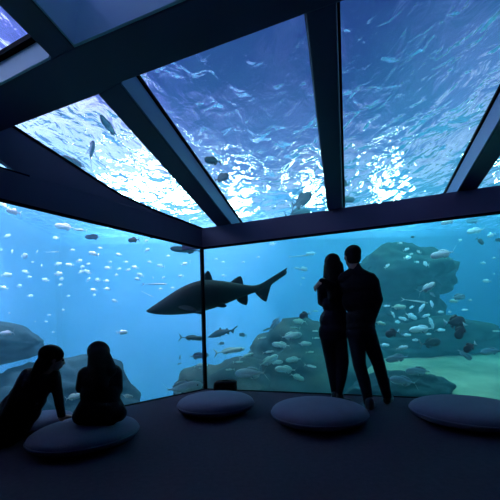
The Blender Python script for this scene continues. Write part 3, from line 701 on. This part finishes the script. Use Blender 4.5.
def person(label, base):
    o = bpy.data.objects.new('person', None); col.objects.link(o); o.location = base; tagd(o, label, 'person'); return o
class Fig:
    """collects skin, garment and hair shapes in world space and hangs them under one person"""
    def __init__(s_, label, base): s_.root = person(label, base); s_.base = V(base); s_.b = {}
    def __getitem__(s_, k):
        if k not in s_.b: s_.b[k] = bmesh.new()
        return s_.b[k]
    def done(s_, mats, vox=.010):
        for k, bm in s_.b.items():
            bmesh.ops.translate(bm, vec=-s_.base, verts=bm.verts[:])
            if k == 'eyes': link_mesh('eyes', bm, M['eye'], s_.root, smooth=True)
            else: fused(k.rstrip('12'), bm, mats[k.rstrip('12')], s_.root, .006 if k in ('body',) else vox, 3)
def limb(f, parts, pts, rs, skin_r=.85):
    for (a, ra), (b, rb) in zip(list(zip(pts, rs))[:-1], list(zip(pts, rs))[1:]):
        for p in parts:
            k = skin_r if p == 'body' else 1
            capsule(f[p], a, ra*k, b, rb*k)
def shoe(f, heel, toe, k=1.0):
    f.n = getattr(f, 'n', 0)+1; key = 'shoe%d' % f.n
    h = V(heel); t = V(toe); h.z = .045; t.z = .030
    capsule(f[key], h, .042*k, t, .034*k); m_ = (h+t)/2; m_.z = .03; R_ = frame((t-h))
    ellip(f[key], m_, (.044*k, .135*k, .028), R_)
    capsule(f[key], h+V((0, 0, .01)), .045*k, h+V((0, 0, .06)), .045*k)

# standing man
f = Fig('standing man in dark shirt and trousers with one arm around the long haired woman', (at(378, 408, 3.3).x, 3.3, 0))
A = lambda x, y, Y=3.28: at(x, y, Y)
hd = A(352, 257, 3.3); R_ = frame((-.12, 1, -.05))
head(f['body'], f['eyes'], hd, R_, 1.02)
capsule(f['body'], A(353.5, 262, 3.28), .056, A(355, 277, 3.27), .066)
ellip(f['hair'], hd+R_ @ V((0, -.022, .040)), (.088, .103, .085), R_); ellip(f['hair'], hd+R_ @ V((0, -.045, -.018)), (.078, .070, .085), R_)
for p, k in (('body', .86), ('shirt', 1)):
    b = f[p]
    capsule(b, A(345, 277), .062*k, A(370, 278.5), .068*k)
    ellip(b, A(358, 285), (.205*k, .115*k, .14*k)); ellip(b, A(359.5, 300), (.195*k, .115*k, .17*k)); ellip(b, A(361, 318), (.165*k, .11*k, .15*k))
    capsule(b, A(354.5, 266.5, 3.28), .062*k, A(357, 277), .100*k); capsule(b, A(355, 272), .07*k, A(370, 280), .075*k); capsule(b, A(355, 272), .07*k, A(344, 279), .07*k)
    # arm at his side, hand in pocket
    limb(f, [p], [A(373, 282), A(378.3, 300, 3.24), ], [.066, .050]); limb(f, [p], [A(378.3, 300, 3.24), A(373.5, 316.5, 3.24)], [.050, .038])
    # arm round her shoulders
    limb(f, [p], [A(345, 280), A(333, 286, 3.42)], [.062, .050]); limb(f, [p], [A(333, 286, 3.30), A(322, 281, 3.31)], [.048, .036])
ellip(f['shirt'], A(360.5, 327), (.160, .115, .10))
limb(f, ['body'], [A(374.0, 313, 3.24), A(371.5, 321, 3.26)], [.035, .030])
hand(f['body'], A(370.5, 318, 3.27), None, frame((-.2, .1, -1), (0, -1, 0)), .4, 1.0, 1)
hand(f['body'], A(322.5, 280.5, 3.31), None, frame((-.80, .25, -.62), (-.6, -.4, .6)), .75, 1.0, 1)
for p, k in (('body', .86), ('trousers', 1)):
    ellip(f[p], A(361, 333), (.165*k, .12*k, .12*k))
    limb(f, [p], [A(356.5, 338), A(359.5, 365, 3.20), A(365, 384, 3.18), A(368.5, 402, 3.17)], [.094, .068, .062, .050])
    limb(f, [p], [A(369, 338), A(378.5, 364, 3.30), A(383.5, 382, 3.34), A(387, 396, 3.36)], [.092, .068, .062, .050])
shoe(f, A(369.5, 405, 3.14), A(372, 402, 3.32)); shoe(f, A(387, 400, 3.36), A(391, 398, 3.55))
f.done({'body': M['skin'], 'hair': M['hair'], 'shirt': M['blackcloth'], 'trousers': M['jeans'], 'shoe': M['shoe']})

# standing woman
f = Fig('standing woman with long dark hair leaning into the man beside her', (at(336, 401, 3.5).x, 3.5, 0))
A = lambda x, y, Y=3.46: at(x, y, Y)
hd = A(332, 264.5, 3.46); R_ = frame((.25, 1, -.02), (.12, 0, 1))
head(f['body'], f['eyes'], hd, R_, .95)
capsule(f['body'], A(332.5, 270), .050, A(332, 281), .058)
ellip(f['hair'], hd+R_ @ V((0, -.018, .032)), (.092, .106, .092), R_)
capsule(f['hair'], hd+R_ @ V((.0, -.045, .01)), .088, A(333.5, 283, 3.38), .098); capsule(f['hair'], A(333.5, 281, 3.38), .098, A(333, 297, 3.34), .060)
capsule(f['hair'], A(328.5, 266, 3.43), .055, A(327.5, 284, 3.38), .055); capsule(f['hair'], A(338, 266, 3.43), .060, A(341, 282, 3.38), .050)
for p, k in (('body', .86), ('coat', 1)):
    b = f[p]
    capsule(b, A(322, 284), .058*k, A(343, 284), .060*k)
    ellip(b, A(333, 290), (.165*k, .105*k, .13*k)); ellip(b, A(335, 304), (.150*k, .10*k, .15*k)); ellip(b, A(334.5, 320), (.175*k, .115*k, .15*k))
    limb(f, [p], [A(321.5, 286), A(321.5, 302, 3.50)], [.054, .046]); limb(f, [p], [A(321.5, 302, 3.50), A(329, 309, 3.66)], [.044, .032])
    limb(f, [p], [A(343, 287), A(344, 304, 3.50), A(340, 313, 3.66)], [.052, .044, .032])
hand(f['body'], A(329, 309, 3.66), None, frame((.9, .4, .1), (0, .8, .2)), .6, .9, 1)
hand(f['body'], A(340, 313, 3.66), None, frame((-.9, .4, .1), (0, .8, .2)), .6, .9, -1)
ellip(f['coat'], A(334.5, 331), (.185, .125, .14))
for p, k in (('body', .86), ('trousers', 1)):
    ellip(f[p], A(333, 334), (.165*k, .12*k, .11*k))
    limb(f, [p], [A(328, 338), A(331, 362, 3.50), A(333.5, 378, 3.52), A(335, 392, 3.54)], [.090, .066, .058, .044])
    limb(f, [p], [A(339, 338), A(343, 362, 3.44), A(341.5, 378, 3.42), A(339.5, 391, 3.42)], [.092, .068, .056, .042])
shoe(f, A(335, 396, 3.52), A(333.5, 394, 3.74), .92); shoe(f, A(340, 398, 3.44), A(349, 398, 3.46), .92)
f.done({'body': M['skin'], 'hair': M['hair'], 'coat': M['navycloth'], 'trousers': M['jeans'], 'shoe': M['shoe']})

# woman sitting upright on the pouf
f = Fig('seated woman with loose hair sitting upright on a pouf, back to the room', (at(100, 424, 2.42).x, 2.42, .15))
A = lambda x, y, Y=2.40: at(x, y, Y)
hd = A(99.5, 355, 2.42); R_ = frame((-.1, 1, -.22))
head(f['body'], f['eyes'], hd, R_, .86)
capsule(f['body'], A(100, 362), .045, A(100.5, 372), .052)
ellip(f['hair'], hd+R_ @ V((0, -.020, .026)), (.084, .096, .086), R_)
capsule(f['hair'], A(99.5, 356, 2.36), .080, A(101, 371, 2.32), .085); capsule(f['hair'], A(95.5, 358, 2.37), .056, A(94, 372, 2.34), .050); capsule(f['hair'], A(104, 358, 2.36), .058, A(109.5, 370, 2.32), .055)
capsule(f['hair'], A(101, 371, 2.31), .080, A(101, 384, 2.28), .055)
for p, k in (('body', .86), ('coat', 1)):
    b = f[p]
    capsule(b, A(87, 372.5), .052*k, A(114, 371), .054*k)
    ellip(b, A(100.5, 380), (.150*k, .095*k, .10*k)); ellip(b, A(100.5, 394), (.158*k, .105*k, .13*k)); ellip(b, A(100, 409), (.180*k, .13*k, .125*k))
    limb(f, [p], [A(84.5, 374), A(81.5, 388, 2.44)], [.050, .046]); limb(f, [p], [A(81.5, 388, 2.44), A(88, 391, 2.62)], [.044, .030])
    limb(f, [p], [A(116, 373), A(117, 390, 2.44)], [.050, .046]); limb(f, [p], [A(117, 390, 2.44), A(110, 393, 2.62)], [.044, .030])
for q in ((81.5, 416, .068), (90, 418, .066), (100, 418.5, .066), (110, 417.5, .066), (118, 413, .068)): capsule(f['coat'], A(q[0], q[1], 2.36), q[2], A(q[0]*.7+30, q[1]-10, 2.42), q[2])
hand(f['body'], A(88, 391, 2.62), None, frame((.9, .5, 0), (0, -.3, 1)), .6, .85, 1)
hand(f['body'], A(110, 393, 2.62), None, frame((-.9, .5, 0), (0, -.3, 1)), .6, .85, -1)
for p, k in (('body', .86), ('trousers', 1)):
    ellip(f[p], A(100, 412, 2.42), (.165*k, .12*k, .095*k))
    limb(f, [p], [V((-1.30, 2.48, .26)), V((-1.50, 2.84, .26)), V((-1.50, 2.95, .08))], [.080, .058, .044])
    limb(f, [p], [V((-1.18, 2.48, .26)), V((-1.36, 2.86, .26)), V((-1.37, 2.98, .08))], [.080, .058, .044])
shoe(f, (-1.50, 2.96, 0), (-1.58, 3.09, 0), .85); shoe(f, (-1.37, 2.99, 0), (-1.44, 3.13, 0), .85)
f.done({'body': M['skin'], 'hair': M['hair'], 'coat': M['blackcloth'], 'trousers': M['jeans'], 'shoe': M['shoe']})

# woman leaning on her straight arm
f = Fig('woman with tied hair leaning sideways on one straight arm, head turned to her friend', (at(8, 436, 2.36).x, 2.36, 0))
A = lambda x, y, Y=2.36: at(x, y, Y)
hd = A(53.5, 358.5, 2.38); R_ = frame((.80, .62, -.30), (.1, 0, 1))
head(f['body'], f['eyes'], hd, R_, .84)
capsule(f['body'], A(50, 364), .044, A(43, 374), .052)
ellip(f['hair'], hd+R_ @ V((0, -.024, .028)), (.080, .090, .080), R_); capsule(f['hair'], A(49, 358), .066, A(42, 366, 2.32), .055)
capsule(f['hair'], A(42, 364, 2.31), .050, A(36, 374, 2.28), .038); capsule(f['hair'], A(36, 374, 2.28), .036, A(32, 384, 2.26), .018)
for p, k in (('body', .86), ('coat', 1)):
    b = f[p]
    capsule(b, A(29, 375), .058*k, A(53, 374, 2.40), .050*k)
    for x, y, rr in ((38, 380, .110), (34, 388, .122), (28, 398, .135), (21, 409, .148), (12, 420, .155), (4, 428, .155)): ellip(b, A(x, y), (rr*k, rr*.85*k, rr*k))
    limb(f, [p], [A(54.5, 377, 2.40), A(58, 395, 2.38)], [.047, .038]); limb(f, [p], [A(58, 395, 2.38), A(61.5, 415, 2.36)], [.037, .030])
    limb(f, [p], [A(26, 378, 2.34), A(14, 400, 2.26)], [.052, .044]); limb(f, [p], [A(14, 400, 2.26), A(4, 418, 2.24)], [.042, .032])
limb(f, ['body'], [A(61, 413, 2.36), A(62, 418.5, 2.36)], [.030, .027])
hand(f['body'], A(61.5, 417, 2.37), None, frame((.55, .75, -.12), (0, 0, 1)), .25, .85, -1)
hand(f['body'], A(4, 418, 2.24), None, frame((-.4, .3, -.8), (0, -1, .2)), .4, .85, 1)
for p, k in (('body', .86), ('trousers', 1)):
    ellip(f[p], A(2, 431, 2.38), (.155*k, .15*k, .13*k))
    limb(f, [p], [A(0, 428, 2.42), A(-45, 428, 2.62), A(-60, 428, 2.98)], [.088, .062, .046])
    limb(f, [p], [A(-4, 434, 2.32), A(-55, 432, 2.40), A(-75, 432, 2.78)], [.088, .062, .046])
pa = A(-60, 428, 2.98); shoe(f, pa, pa+V((-.06, .16, 0)), .85); pa = A(-75, 432, 2.78); shoe(f, pa, pa+V((-.06, .16, 0)), .85)
f.done({'body': M['skin'], 'hair': M['hair'], 'coat': M['blackcloth'], 'trousers': M['jeans'], 'shoe': M['shoe']})
